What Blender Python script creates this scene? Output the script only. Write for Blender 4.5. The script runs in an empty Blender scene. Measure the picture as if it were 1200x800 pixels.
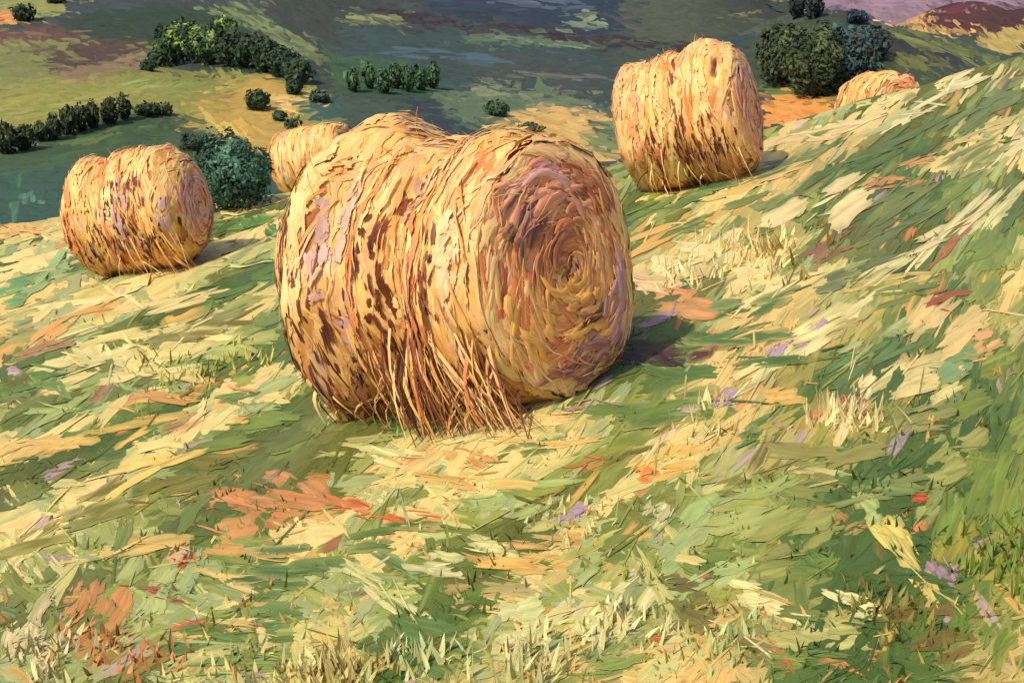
import bpy, math
import numpy as np

# ------------------------------------------------------------------ camera, sky, sun, exposure
F = 1667.0
PITCH = math.atan(390 / F)
CAMZ = 2.46
scene = bpy.context.scene
COL = scene.collection
cam_d = bpy.data.cameras.new('camera')
cam = bpy.data.objects.new('camera', cam_d); COL.objects.link(cam)
cam_d.sensor_width = 36; cam_d.lens = 36 * F / 1200
cam_d.clip_start = 0.1; cam_d.clip_end = 20000
cam.location = (0, 0, CAMZ)
cam.rotation_euler = (math.pi / 2 - PITCH, 0, 0)
scene.camera = cam

SUN_EL = math.radians(47)
SUN_DIR = np.array([-0.64, -0.77])          # horizontal direction towards the sun
SUN_DIR = SUN_DIR / np.linalg.norm(SUN_DIR)
world = bpy.data.worlds.new('World'); scene.world = world; world.use_nodes = True
wn = world.node_tree.nodes; wl = world.node_tree.links
bg = wn['Background']; sky = wn.new('ShaderNodeTexSky'); sky.sky_type = 'NISHITA'; sky.sun_disc = False
sky.sun_elevation = SUN_EL
sky.sun_rotation = math.atan2(SUN_DIR[0], SUN_DIR[1])
sky.dust_density = 3.0; sky.air_density = 0.8; sky.ozone_density = 0.6
wl.new(sky.outputs[0], bg.inputs[0]); bg.inputs[1].default_value = 0.15
sl = bpy.data.lights.new('sun', 'SUN'); sl.energy = 3.8; sl.angle = math.radians(0.6); sl.color = (1.0, 0.92, 0.80)
so = bpy.data.objects.new('sun', sl); COL.objects.link(so)
from mathutils import Vector, Matrix
sd = Vector((SUN_DIR[0] * math.cos(SUN_EL), SUN_DIR[1] * math.cos(SUN_EL), math.sin(SUN_EL)))
so.rotation_euler = sd.to_track_quat('Z', 'Y').to_euler()
scene.view_settings.view_transform = 'Standard'; scene.view_settings.look = 'None'
scene.view_settings.gamma = 1; scene.view_settings.use_curve_mapping = False
scene.view_settings.exposure = 0.0
scene.cycles.transparent_max_bounces = 24
scene.cycles.max_bounces = 5

rng = np.random.default_rng(11)
KALB = 0.86                                  # paint colour as seen -> albedo under this sun


def lin(c, k=1.0):
    c = np.asarray(c, float) / 255
    return np.where(c <= 0.04045, c / 12.92, ((c + 0.055) / 1.055) ** 2.4) * KALB * k


# ------------------------------------------------------------------ noise
def vnoise(x, y, seed=0):
    xi = np.floor(x).astype(np.int64); yi = np.floor(y).astype(np.int64)
    fx = x - xi; fy = y - yi
    fx = fx * fx * (3 - 2 * fx); fy = fy * fy * (3 - 2 * fy)

    def h(a, b):
        n = (a * 374761393 + b * 668265263 + seed * 1442695041) & 0x7fffffff
        n = ((n ^ (n >> 13)) * 1274126177) & 0x7fffffff
        n = (n ^ (n >> 16)) & 0xffff
        return n / 65535.0
    return (h(xi, yi) * (1 - fx) + h(xi + 1, yi) * fx) * (1 - fy) + (h(xi, yi + 1) * (1 - fx) + h(xi + 1, yi + 1) * fx) * fy


def fbm(x, y, seed=0, o=3):
    s = 0; a = 0.5; t = 0
    for i in range(o):
        s = s + a * vnoise(x * 2 ** i, y * 2 ** i, seed + i); t += a; a *= 0.5
    return s / t


# ------------------------------------------------------------------ terrain
SL = 0.18
CX = np.array([-700, -200, 0, 250, 330, 500, 720, 800, 900, 985, 1070, 1130, 1200, 1400, 2000.])
CYp = np.array([320, 285, 265, 240, 228, 212, 194, 180, 152, 124, 102, 84, 62, 20, -60.])


def pix_slopes(px, py):
    px = np.asarray(px, float); py = np.asarray(py, float)
    a = (px - 600) / F; b = (400 - py) / F
    dy = math.cos(PITCH) + b * math.sin(PITCH)
    dz = -math.sin(PITCH) + b * math.cos(PITCH)
    return a / dy, dz / dy                   # x/y , z/y


_u, _s = pix_slopes(CX, CYp)
KF = 0.02
_g = SL * _u - _s
Y0S = CAMZ / _g - _g / (4 * KF)

# far hills: (pixel x of the top, distance, top height above the camera, sigma x, sigma y)
HILLS = [(965, 640, -0.6, 42, 90), (1040, 760, -10, 46, 100), (1135, 1500, 6, 48, 130), (1230, 1500, 2, 60, 130),
         (330, 560, -17, 55, 90), (90, 480, -17, 50, 60), (560, 720, -20, 110, 70)]


def farz(x, y):
    z = -34 + 5 * (fbm(x / 160, y / 160, 5) - 0.5) + 0 * x
    hm = 0 * z
    for (px, d, top, sx, sy) in HILLS:
        u, _ = pix_slopes(px, 10.)
        hx = u * d
        hm = np.maximum(hm, (CAMZ + top + 34) * np.exp(-((x - hx) / sx) ** 2 / 2 - ((y - d) / sy) ** 2 / 2))
    z = z + hm
    # the dark range that fills the top of the picture, ending right of the middle
    u = x / np.maximum(y, 1)
    g = np.clip((0.215 - u) / 0.10, 0, 1); g = g * g * (3 - 2 * g)
    t = np.clip((y - 750) / 900, 0, 1)
    z = z + g * (110 * t * t * (3 - 2 * t))
    # mauve hills very far off
    t = np.clip((y - 1750) / 900, 0, 1)
    z = z + (62 + 12 * np.sin(u * 23 + 1)) * t * t * (3 - 2 * t)
    return z


def H(x, y):
    x = np.asarray(x, float); y = np.asarray(y, float)
    yy = np.maximum(y, 3.0)
    u = np.clip(x / yy, -0.8, 0.8)
    y0 = np.interp(u, _u, Y0S)
    d = np.clip(y - y0, 0, None)
    d1 = 9.0
    drop = np.where(d < d1, KF * d * d, KF * d1 * d1 + 2 * KF * d1 * (d - d1))
    # windrow ridges along the mowing direction
    s = x * 0.908 - y * 0.419
    r = 0.035 * np.sin(s * 5.2 + 2 * fbm(x * 0.3, y * 0.3, 3)) + 0.10 * (fbm(x * 0.45, y * 0.45, 9) - 0.5)
    near = SL * x - drop + r * np.clip(1 - d / 6, 0.0, 1)
    far = farz(x, y)
    k = 3.0
    m = np.maximum(near, far) + np.maximum(0, k - abs(near - far)) ** 2 / (4 * k) * (y > 30)
    return np.where(y < 30, near, m)


TS = np.concatenate([np.linspace(3, 60, 200), np.geomspace(60.5, 9000, 330)])


def ray(px, py):
    """pixels -> points on the terrain"""
    px = np.atleast_1d(np.asarray(px, float)); py = np.atleast_1d(np.asarray(py, float))
    px, py = np.broadcast_arrays(px, py)
    ux, uz = pix_slopes(px, py)
    lo = np.full(px.shape, 3.0); hi = np.full(px.shape, 9000.0); found = np.zeros(px.shape, bool)
    prev = lo.copy()
    for t in TS:
        idx = ~found
        if not idx.any(): break
        below = np.zeros_like(found)
        below[idx] = (CAMZ + uz[idx] * t) < H(ux[idx] * t, np.full(idx.sum(), t))
        hit = below & idx
        lo[hit] = prev[hit]; hi[hit] = t; found |= hit
        prev[:] = t
    lo = np.where(found, lo, 8990)
    for _ in range(18):
        m = (lo + hi) / 2
        b = (CAMZ + uz * m) < H(ux * m, m)
        hi = np.where(b, m, hi); lo = np.where(b, lo, m)
    y = (lo + hi) / 2
    return ux * y, y, found


def project(x, y, z):
    zc = z - CAMZ
    d = y * math.cos(PITCH) - zc * math.sin(PITCH)
    v = y * math.sin(PITCH) + zc * math.cos(PITCH)
    return 600 + F * x / d, 400 - F * v / d


# ------------------------------------------------------------------ materials
def dab_material(name, rough=0.55, bump=0.35, alpha=True, dark=0.72, light=1.16, fine=1.0, blend=0.9):
    m = bpy.data.materials.new(name); m.use_nodes = True
    n = m.node_tree.nodes; l = m.node_tree.links
    bs = n['Principled BSDF']; bs.inputs['Roughness'].default_value = rough
    bs.inputs['Specular IOR Level'].default_value = 0.25
    ac = n.new('ShaderNodeAttribute'); ac.attribute_name = 'Col'
    st = n.new('ShaderNodeAttribute'); st.attribute_name = 'st'
    uv = n.new('ShaderNodeAttribute'); uv.attribute_name = 'edge'
    nz = n.new('ShaderNodeTexNoise'); nz.inputs['Scale'].default_value = fine; nz.inputs['Detail'].default_value = 3
    l.new(st.outputs['Vector'], nz.inputs['Vector'])
    mr = n.new('ShaderNodeMapRange'); mr.inputs[1].default_value = 0.3; mr.inputs[2].default_value = 0.7
    mr.inputs[3].default_value = dark; mr.inputs[4].default_value = light
    l.new(nz.outputs[0], mr.inputs[0])
    # stalks of the neighbouring colour show through, most of all near the rim of a clump
    a2 = n.new('ShaderNodeAttribute'); a2.attribute_name = 'Col2'
    n3 = n.new('ShaderNodeTexNoise'); n3.inputs['Scale'].default_value = fine * .7; n3.inputs['Detail'].default_value = 4
    off = n.new('ShaderNodeVectorMath'); off.operation = 'ADD'; off.inputs[1].default_value = (3.3, 7.1, 51.0)
    l.new(st.outputs['Vector'], off.inputs[0]); l.new(off.outputs[0], n3.inputs['Vector'])
    ma = n.new('ShaderNodeMath'); ma.operation = 'MULTIPLY_ADD'; ma.inputs[1].default_value = 0.38
    l.new(uv.outputs['Fac'], ma.inputs[0]); l.new(n3.outputs[0], ma.inputs[2])
    m3 = n.new('ShaderNodeMapRange'); m3.inputs[1].default_value = 0.50; m3.inputs[2].default_value = 0.74
    m3.inputs[3].default_value = 0.0; m3.inputs[4].default_value = blend
    l.new(ma.outputs[0], m3.inputs[0])
    mc = n.new('ShaderNodeMix'); mc.data_type = 'RGBA'
    l.new(m3.outputs[0], mc.inputs[0]); l.new(ac.outputs['Color'], mc.inputs[6]); l.new(a2.outputs['Color'], mc.inputs[7])
    mx = n.new('ShaderNodeVectorMath'); mx.operation = 'MULTIPLY'
    l.new(mc.outputs[2], mx.inputs[0]); l.new(mr.outputs[0], mx.inputs[1])
    l.new(mx.outputs[0], bs.inputs['Base Color'])
    bp = n.new('ShaderNodeBump'); bp.inputs['Strength'].default_value = bump; bp.inputs['Distance'].default_value = 0.02
    l.new(nz.outputs[0], bp.inputs['Height']); l.new(bp.outputs[0], bs.inputs['Normal'])
    if alpha:
        # broken, bristly edge: opaque where  edge < noise
        n2 = n.new('ShaderNodeTexNoise'); n2.inputs['Scale'].default_value = fine * 0.8; n2.inputs['Detail'].default_value = 2
        l.new(st.outputs['Vector'], n2.inputs['Vector'])
        m2 = n.new('ShaderNodeMapRange'); m2.inputs[1].default_value = 0.3; m2.inputs[2].default_value = 0.7
        m2.inputs[3].default_value = 0.32; m2.inputs[4].default_value = 1.15
        l.new(n2.outputs[0], m2.inputs[0])
        gt = n.new('ShaderNodeMath'); gt.operation = 'GREATER_THAN'
        l.new(m2.outputs[0], gt.inputs[0]); l.new(uv.outputs['Fac'], gt.inputs[1])
        l.new(gt.outputs[0], bs.inputs['Alpha'])
    return m


def plain_material(name, rough=0.8, scale=3.0, bump=0.4, stretch=(1, 1, 1)):
    m = bpy.data.materials.new(name); m.use_nodes = True
    n = m.node_tree.nodes; l = m.node_tree.links
    bs = n['Principled BSDF']; bs.inputs['Roughness'].default_value = rough; bs.inputs['Specular IOR Level'].default_value = 0.2
    ac = n.new('ShaderNodeAttribute'); ac.attribute_name = 'Col'
    tc = n.new('ShaderNodeTexCoord'); mp = n.new('ShaderNodeMapping'); mp.inputs['Scale'].default_value = stretch
    l.new(tc.outputs['Object'], mp.inputs[0])
    nz = n.new('ShaderNodeTexNoise'); nz.inputs['Scale'].default_value = scale; nz.inputs['Detail'].default_value = 6
    l.new(mp.outputs[0], nz.inputs['Vector'])
    mr = n.new('ShaderNodeMapRange'); mr.inputs[1].default_value = 0.3; mr.inputs[2].default_value = 0.7
    mr.inputs[3].default_value = 0.7; mr.inputs[4].default_value = 1.2
    l.new(nz.outputs[0], mr.inputs[0])
    mx = n.new('ShaderNodeVectorMath'); mx.operation = 'MULTIPLY'
    l.new(ac.outputs['Color'], mx.inputs[0]); l.new(mr.outputs[0], mx.inputs[1]); l.new(mx.outputs[0], bs.inputs['Base Color'])
    bp = n.new('ShaderNodeBump'); bp.inputs['Strength'].default_value = bump; bp.inputs['Distance'].default_value = 0.05
    l.new(nz.outputs[0], bp.inputs['Height']); l.new(bp.outputs[0], bs.inputs['Normal'])
    return m


M_GRASS = dab_material('grass_blades', 0.6, 0.4, dark=0.82, light=1.12)
M_STRAW = dab_material('dry_straw', 0.55, 0.45, dark=0.84, light=1.10)
M_FAR = dab_material('distant_fields', 0.8, 0.15, dark=0.82, light=1.12)
M_LEAF = dab_material('leaves', 0.9, 0.1, dark=0.85, light=1.12)
M_SOIL = plain_material('soil_and_stubble', 0.85, 6.0)
M_HILL = plain_material('hill_ground', 0.9, 0.03)
M_CORE = plain_material('packed_straw', 0.8, 9.0, 0.8, (0.6, 3, 3))
M_BARK = plain_material('bark', 0.9, 4.0)


# ------------------------------------------------------------------ mesh assembly
def make_mesh(name, V, Fq, C, ST=None, E=None, mat=None, parent=None, smooth=True, C2=None):
    me = bpy.data.meshes.new(name)
    nv = len(V); nf = len(Fq)
    me.vertices.add(nv); me.vertices.foreach_set('co', np.ascontiguousarray(V, dtype=np.float32).ravel())
    me.loops.add(nf * 4); me.loops.foreach_set('vertex_index', np.ascontiguousarray(Fq, dtype=np.int32).ravel())
    me.polygons.add(nf); me.polygons.foreach_set('loop_start', np.arange(0, nf * 4, 4, dtype=np.int32))
    me.update(calc_edges=True)
    if smooth: me.polygons.foreach_set('use_smooth', np.ones(nf, bool))
    a = me.attributes.new('Col', 'FLOAT_COLOR', 'POINT')
    a.data.foreach_set('color', np.concatenate([C, np.ones((nv, 1))], 1).astype(np.float32).ravel())
    if C2 is not None:
        a = me.attributes.new('Col2', 'FLOAT_COLOR', 'POINT')
        a.data.foreach_set('color', np.concatenate([C2, np.ones((nv, 1))], 1).astype(np.float32).ravel())
    if ST is not None:
        a = me.attributes.new('st', 'FLOAT_VECTOR', 'POINT'); a.data.foreach_set('vector', ST.astype(np.float32).ravel())
    if E is not None:
        a = me.attributes.new('edge', 'FLOAT', 'POINT'); a.data.foreach_set('value', E.astype(np.float32).ravel())
    if mat: me.materials.append(mat)
    o = bpy.data.objects.new(name, me); COL.objects.link(o)
    if parent is not None: o.parent = parent
    return o


class Strokes:
    """collects clumps (N curved ragged patches of straw or grass) into one mesh"""
    def __init__(s): s.V = []; s.Fq = []; s.C = []; s.ST = []; s.E = []; s.D = []; s.n = 0

    def grid(s, N, nu, nv, rag=0.14):
        u = np.linspace(-1, 1, nu)[None, :, None]; v = np.linspace(-1, 1, nv)[None, None, :]
        U = np.broadcast_to(u, (N, nu, nv)).copy(); Vv = np.broadcast_to(v, (N, nu, nv)).copy()
        colr = 1 + rag * rng.normal(size=(N, 1, nv))
        shift = rag * 0.5 * rng.normal(size=(N, 1, nv))
        Ug = U * colr + shift * abs(U)
        wv = 1 + rag * rng.normal(size=(N, nu, 1)) - 0.12 * U ** 2
        Vg = Vv * wv + 0.25 * rng.normal(size=(N, 1, 1)) * U ** 2
        hb = 0.35 * rng.random((N, 1, nv)) + 0.1 * rng.random((N, nu, nv))
        hh = (1 - 0.9 * U ** 4) * (1 - 0.85 * Vv ** 4) * (0.55 + hb + 0.25 * abs(Vv))
        edge = np.maximum(abs(U) ** 2.5, abs(Vv) ** 3)
        return U, Vv, Ug, Vg, hh, edge

    def add(s, P, C, ST, E, D=None):
        N, nu, nv = P.shape[:3]
        D = C if D is None else np.broadcast_to(D[:, None, None, :], P.shape)
        s.D.append(np.ascontiguousarray(D).reshape(-1, 3))
        idx = np.arange(N * nu * nv).reshape(N, nu, nv) + s.n
        f = np.stack([idx[:, :-1, :-1], idx[:, 1:, :-1], idx[:, 1:, 1:], idx[:, :-1, 1:]], -1).reshape(-1, 4)
        s.V.append(P.reshape(-1, 3)); s.Fq.append(f); s.C.append(C.reshape(-1, 3)); s.ST.append(ST.reshape(-1, 3)); s.E.append(E.reshape(-1))
        s.n += N * nu * nv

    def cols(s, c1, c2, N, nu, nv):
        w = np.clip(0.5 + 0.6 * rng.normal(size=(N, 1, nv)) + 0.15 * rng.normal(size=(N, nu, 1)), 0, 1)[..., None]
        return c1[:, None, None, :] * (1 - w) + c2[:, None, None, :] * w

    def st(s, U, Vv, lp, wp, N):
        sd_ = rng.random((N, 1, 1)) * 400
        return np.stack([U * lp[:, None, None] / 34, Vv * wp[:, None, None] / 4.5, U * 0 + sd_], -1)

    def build(s, name, mat, parent=None):
        return make_mesh(name, np.concatenate(s.V), np.concatenate(s.Fq), np.concatenate(s.C),
                         np.concatenate(s.ST), np.concatenate(s.E), mat, parent, C2=np.concatenate(s.D))


def tag(o, label=None, cat=None, group=None, kind=None):
    if label: o['label'] = label
    if cat: o['category'] = cat
    if group: o['group'] = group
    if kind: o['kind'] = kind
    return o


def ground_strokes(S, px, py, L, W, ang, c1, c2, lift, thick=0.04, nu=7, nv=7, under=None):
    """clumps lying on the terrain; sizes L, W are half extents as seen (pixels of the photo)"""
    N = len(px)
    ca = np.cos(ang); sa = -np.sin(ang)
    X0, Y0, ok = ray(px, py)
    ppm = F / Y0                                     # pixels per metre at that distance
    # world frame from the apparent frame, on the local slope
    e = 2.0

    Z0 = H(X0, Y0); dh = 0.02 * Y0
    gx = (H(X0 + dh, Y0) - H(X0 - dh, Y0)) / (2 * dh); gy = (H(X0, Y0 + dh) - H(X0, Y0 - dh)) / (2 * dh)

    def onplane(ax, ay):
        ux, uz = pix_slopes(ax, ay)
        den = uz - gx * ux - gy
        t = (Z0 - gx * X0 - gy * Y0 - CAMZ) / np.where(abs(den) < 1e-5, 1e-5, den)
        return ux * t, t

    def back(dx, dy):
        x1, y1 = onplane(px + dx, py + dy)
        x2, y2 = onplane(px - dx, py - dy)
        bad = (abs(y1 - Y0) > 0.12 * Y0) | (abs(y2 - Y0) > 0.12 * Y0)
        ex = np.where(bad, dx / ppm, (x1 - x2) / 2); ey = np.where(bad, -dy / ppm * 4, (y1 - y2) / 2)
        return ex / e, ey / e
    tx, ty = back(ca * e, sa * e)
    wx, wy = back(-sa * e, ca * e)
    U, Vv, Ug, Vg, hh, E = S.grid(N, nu, nv)
    a = (Ug * L[:, None, None]); b = (Vg * W[:, None, None])
    X = X0[:, None, None] + tx[:, None, None] * a + wx[:, None, None] * b
    Y = Y0[:, None, None] + ty[:, None, None] * a + wy[:, None, None] * b
    sc = (1 / ppm)[:, None, None]
    lift = lift * np.clip(py / 520, .3, 1)
    Z = H(X, Y) + sc * (lift[:, None, None] + thick * np.minimum(W, 14)[:, None, None] * (hh * 1.6 - 0.5))
    P = np.stack([X, Y, Z], -1)
    keep = ok & (np.ptp(Y.reshape(N, -1), axis=1) < 0.6 * Y0)
    keep &= (Y0 < 60) | (np.ptp(Z.reshape(N, -1), axis=1) < (1.0 * L + 6) / ppm)
    # clumps that would hang over the edge of the hill are left out
    P = P[keep]; n = keep.sum()
    S.add(P, S.cols(c1[keep], c2[keep], n, nu, nv), S.st(U[keep], Vv[keep], L[keep], W[keep], n), E[keep], None if under is None else under[keep])


# ------------------------------------------------------------------ terrain sheets
def inpoly(x, y, poly):
    c = np.zeros(np.shape(x), bool); j = len(poly) - 1
    for i in range(len(poly)):
        xi, yi = poly[i]; xj, yj = poly[j]
        if yi != yj:
            c ^= ((yi > y) != (yj > y)) & (x < (xj - xi) * (y - yi) / (yj - yi) + xi)
        j = i
    return c


def to_ground(poly):
    pts = []
    for i in range(len(poly)):
        a = np.array(poly[i], float); b = np.array(poly[(i + 1) % len(poly)], float)
        n = max(1, int(np.hypot(*(b - a)) / 12))
        for k in range(n): pts.append(a + (b - a) * k / n)
    pts = np.array(pts)
    x, y, ok = ray(pts[:, 0], pts[:, 1])
    # work in (bearing, log distance): well conditioned for the far fields
    return list(zip(x / y, np.log(y)))


FIELDS = [
    ([(-60, -30), (1010, -30), (1010, 40), (-60, 60)], (64, 72, 70)),
    ([(-60, 165), (150, 130), (225, 145), (330, 180), (420, 270), (-60, 300)], (70, 92, 58)),
    ([(-60, 205), (120, 190), (330, 185), (340, 280), (-60, 300)], (62, 92, 74)),
    ([(-60, 90), (60, 72), (180, 80), (270, 86), (335, 84), (400, 120), (420, 150), (330, 185), (290, 180), (220, 140), (150, 128), (0, 170), (-60, 185)], (146, 146, 72)),
    ([(-60, 45), (100, 46), (190, 50), (200, 82), (0, 100), (-60, 110)], (128, 130, 74)),
    ([(-60, 34), (115, 34), (160, 44), (60, 47), (-60, 50)], (104, 76, 62)),
    ([(48, 72), (80, 52), (150, 45), (172, 52), (165, 62), (95, 80), (58, 88)], (86, 70, 56)),
    ([(60, 85), (170, 62), (180, 75), (80, 95)], (140, 118, 86)),
    ([(-60, -20), (110, -20), (70, 18), (30, 26), (-60, 34)], (146, 148, 84)),
    ([(-10, 14), (14, 14), (16, 24), (-10, 28)], (224, 146, 84)),
    ([(225, 132), (262, 105), (315, 86), (360, 116), (335, 130), (378, 152), (330, 188), (290, 180)], (190, 158, 80)),
    ([(313, 110), (362, 114), (346, 133), (318, 128)], (226, 188, 112)),
    ([(345, 120), (372, 112), (400, 140), (375, 145)], (66, 96, 88)),
    ([(60, 34), (110, 12), (200, 6), (330, 18), (378, 92), (280, 84), (186, 77), (176, 50), (110, 44)], (52, 68, 50)),
    ([(300, -20), (440, -20), (500, 35), (450, 130), (378, 92), (330, 18)], (60, 66, 58)),
    ([(222, 10), (292, 5), (325, 28), (388, 72), (372, 78), (320, 48), (275, 18)], (118, 130, 84)),
    ([(395, 28), (500, 33), (620, 44), (718, 58), (722, 130), (600, 110), (560, 100), (450, 140), (400, 130)], (58, 76, 70)),
    ([(380, 62), (450, 70), (512, 90), (515, 112), (395, 112)], (66, 96, 60)),
    ([(540, 60), (700, 75), (718, 120), (600, 100), (540, 90)], (68, 76, 70)),
    ([(540, 38), (610, 42), (700, 50), (712, 58), (640, 56), (540, 48)], (92, 112, 82)),
    ([(410, 14), (470, 20), (480, 30), (412, 28)], (120, 130, 84)),
    ([(430, 8), (560, 26), (640, 34), (722, 50), (900, 62), (900, 70), (700, 55), (600, 39), (500, 27), (430, 12)], (54, 42, 42)),
    ([(500, -20), (740, -20), (740, 46), (640, 32), (560, 22), (500, 16)], (46, 58, 70)),
    ([(720, 8), (780, -20), (940, -20), (930, 22), (880, 56), (740, 50)], (80, 86, 66)),
    ([(662, 31), (686, 8), (700, 27), (716, 34)], (122, 136, 106)),
    ([(840, 42), (890, 40), (915, 62), (860, 62)], (44, 66, 80)),
    ([(505, 112), (560, 102), (605, 108), (640, 106), (722, 128), (722, 140), (610, 128), (590, 145), (530, 150)], (98, 118, 86)),
    ([(550, 100), (602, 102), (602, 113), (562, 113)], (140, 146, 106)),
    ([(612, 118), (650, 104), (702, 126), (660, 124)], (116, 128, 92)),
    ([(470, 112), (505, 120), (545, 148), (580, 162), (480, 155)], (52, 62, 68)),
    ([(582, 152), (606, 126), (655, 124), (724, 137), (730, 190), (600, 190)], (222, 180, 104)),
    ([(380, 112), (470, 118), (520, 160), (400, 165)], (70, 86, 72)),
    ([(690, 142), (730, 142), (730, 185), (690, 175)], (130, 140, 84)),
    ([(858, 60), (905, 24), (930, 20), (1000, 15), (1095, 75), (1010, 122), (985, 130), (900, 130)], (60, 72, 50)),
    ([(895, 98), (935, 96), (990, 118), (960, 124), (900, 112)], (98, 120, 62)),
    ([(893, 111), (940, 110), (985, 122), (960, 136), (893, 150)], (232, 156, 78)),
    ([(985, 20), (1015, 22), (1045, 40), (1160, 72), (1080, 82), (1040, 60)], (54, 56, 56)),
    ([(1035, 32), (1070, 36), (1172, 68), (1160, 74), (1060, 52)], (112, 120, 62)),
    ([(1050, 62), (1085, 66), (1120, 78), (1050, 84)], (108, 112, 62)),
    ([(1084, 30), (1146, 30), (1142, 42), (1090, 40)], (210, 168, 98)),
    ([(1144, 36), (1260, 30), (1260, 50), (1172, 64), (1150, 50)], (182, 160, 90)),
    ([(1052, 24), (1085, 12), (1083, 34), (1050, 30)], (206, 160, 100)),
    ([(1082, 30), (1082, 12), (1110, 2), (1160, 2), (1260, 8), (1260, 32), (1146, 38)], (84, 52, 48)),
]
FPOLY = [(to_ground(p), lin(c, .88)) for p, c in FIELDS]   # sunlit slopes


def far_colour(x, y):
    u = x / y; l = np.log(y)
    u = np.where(u < -.37, -.74 - u, u); u = np.where(u > .37, .74 - u, u)   # the patchwork goes on beyond both sides
    c = np.empty(np.shape(x) + (3,)); c[:] = lin((64, 76, 60))
    for p, k in FPOLY:
        m = inpoly(u, l, p); c[m] = k
    mv = (y > 1800) & (u > .205)
    c[mv] = lin((138, 112, 124)) * (0.8 + .5 * vnoise(u[mv] * 60, l[mv] * 9))[:, None]
    return c


def crest_mask(x, y):
    return y - np.interp(np.clip(x / np.maximum(y, 3), -0.8, 0.8), _u, Y0S)


PAL = {k: lin(v) for k, v in dict(
    green=(94, 118, 52), mid=(126, 140, 66), olive=(112, 104, 46), cream=(238, 210, 134), straw=(226, 200, 122), pale=(200, 192, 112),
    ochre=(222, 172, 92), orange=(212, 138, 78), rust=(158, 84, 52), mauve=(186, 152, 152), sage=(152, 168, 116),
    dkgreen=(78, 100, 44), yellow=(236, 204, 96), lime=(158, 162, 72)).items()}
PK = list(PAL)


def near_base(x, y):
    s = x * 0.908 - y * 0.419; t = x * 0.419 + y * 0.908
    w = fbm(s * 1.5 + 3, t * 0.28, 21)
    c = PAL['green'] * (1 - w[..., None]) + PAL['olive'] * w[..., None]
    return c


def sheet(name, us, ys, colour, mat):
    Ug, Yg = np.meshgrid(us, ys, indexing='ij')
    X = Ug * Yg; Z = H(X, Yg)
    V = np.stack([X, Yg, Z], -1).reshape(-1, 3)
    nu, ny = Ug.shape
    idx = np.arange(nu * ny).reshape(nu, ny)
    f = np.stack([idx[:-1, :-1], idx[1:, :-1], idx[1:, 1:], idx[:-1, 1:]], -1).reshape(-1, 4)
    C = colour(V[:, 0], V[:, 1])
    return make_mesh(name, V, f, C, mat=mat)


YJ = 48.0
def near_col(x, y):
    return near_base(x, y)

g1 = sheet('ground', np.linspace(-0.75, 0.75, 260), np.concatenate([np.linspace(1.2, 30, 330), np.linspace(30.3, YJ, 50)]), near_col, M_SOIL)
tag(g1, kind='structure')
# the ground behind the camera, so that the sheet goes on all round
xs = np.linspace(-40, 40, 60); ys = np.linspace(-60, 1.2, 40)
Xg, Yg = np.meshgrid(xs, ys, indexing='ij')
Vb = np.stack([Xg, Yg, SL * Xg - 0.04], -1).reshape(-1, 3)
ib = np.arange(60 * 40).reshape(60, 40)
fb_ = np.stack([ib[:-1, :-1], ib[1:, :-1], ib[1:, 1:], ib[:-1, 1:]], -1).reshape(-1, 4)
tag(make_mesh('ground', Vb, fb_, near_base(Vb[:, 0], Vb[:, 1]), mat=M_SOIL), kind='structure')
g2 = sheet('hills', np.linspace(-0.75, 0.75, 520), np.concatenate([np.geomspace(YJ, 2500, 300), np.geomspace(2530, 9500, 40)]), far_colour, M_HILL)
tag(g2, kind='structure')

# ------------------------------------------------------------------ far fields: crops and rough pasture
def jit(c, n, a=0.14, hue=0.05):
    return np.clip(c * (1 + a * rng.normal(size=(n, 1))) * (1 + hue * rng.normal(size=(n, 3))), 0.003, 0.95)


S = Strokes()
N = 24000
px = rng.uniform(-420, 1560, N); py = rng.uniform(-14, 275, N)
x, y, ok = ray(px, py)
k = ok & (y > 70); px, py, x, y = px[k], py[k], x[k], y[k]; n = len(px)
c = far_colour(x, y)
ang = np.radians(rng.normal(-4, 12, n)) + np.where((px > 980), -0.35, 0) + np.where((px < 420) & (py < 190) & (py > 90), 0.12, 0) + np.where((px > 200) & (px < 400) & (py < 90), -0.45, 0)
L = rng.uniform(5, 20, n); W = rng.uniform(1.6, 4.2, n)
xo, yo, oo = ray(px + rng.normal(0, 14, n), py + rng.normal(0, 6, n))
co = far_colour(xo, yo); co[(yo < 70) | ~oo] = c[(yo < 70) | ~oo]
mixed = c * .55 + co * .45
sw = rng.random(n) < .28; c = np.where(sw[:, None], mixed, c)
ground_strokes(S, px, py, L, W, ang, jit(c, n, 0.10), jit(mixed, n, 0.12, 0.05), rng.uniform(0.0, 0.6, n), 0.05, 4, 4, under=co)
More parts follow.
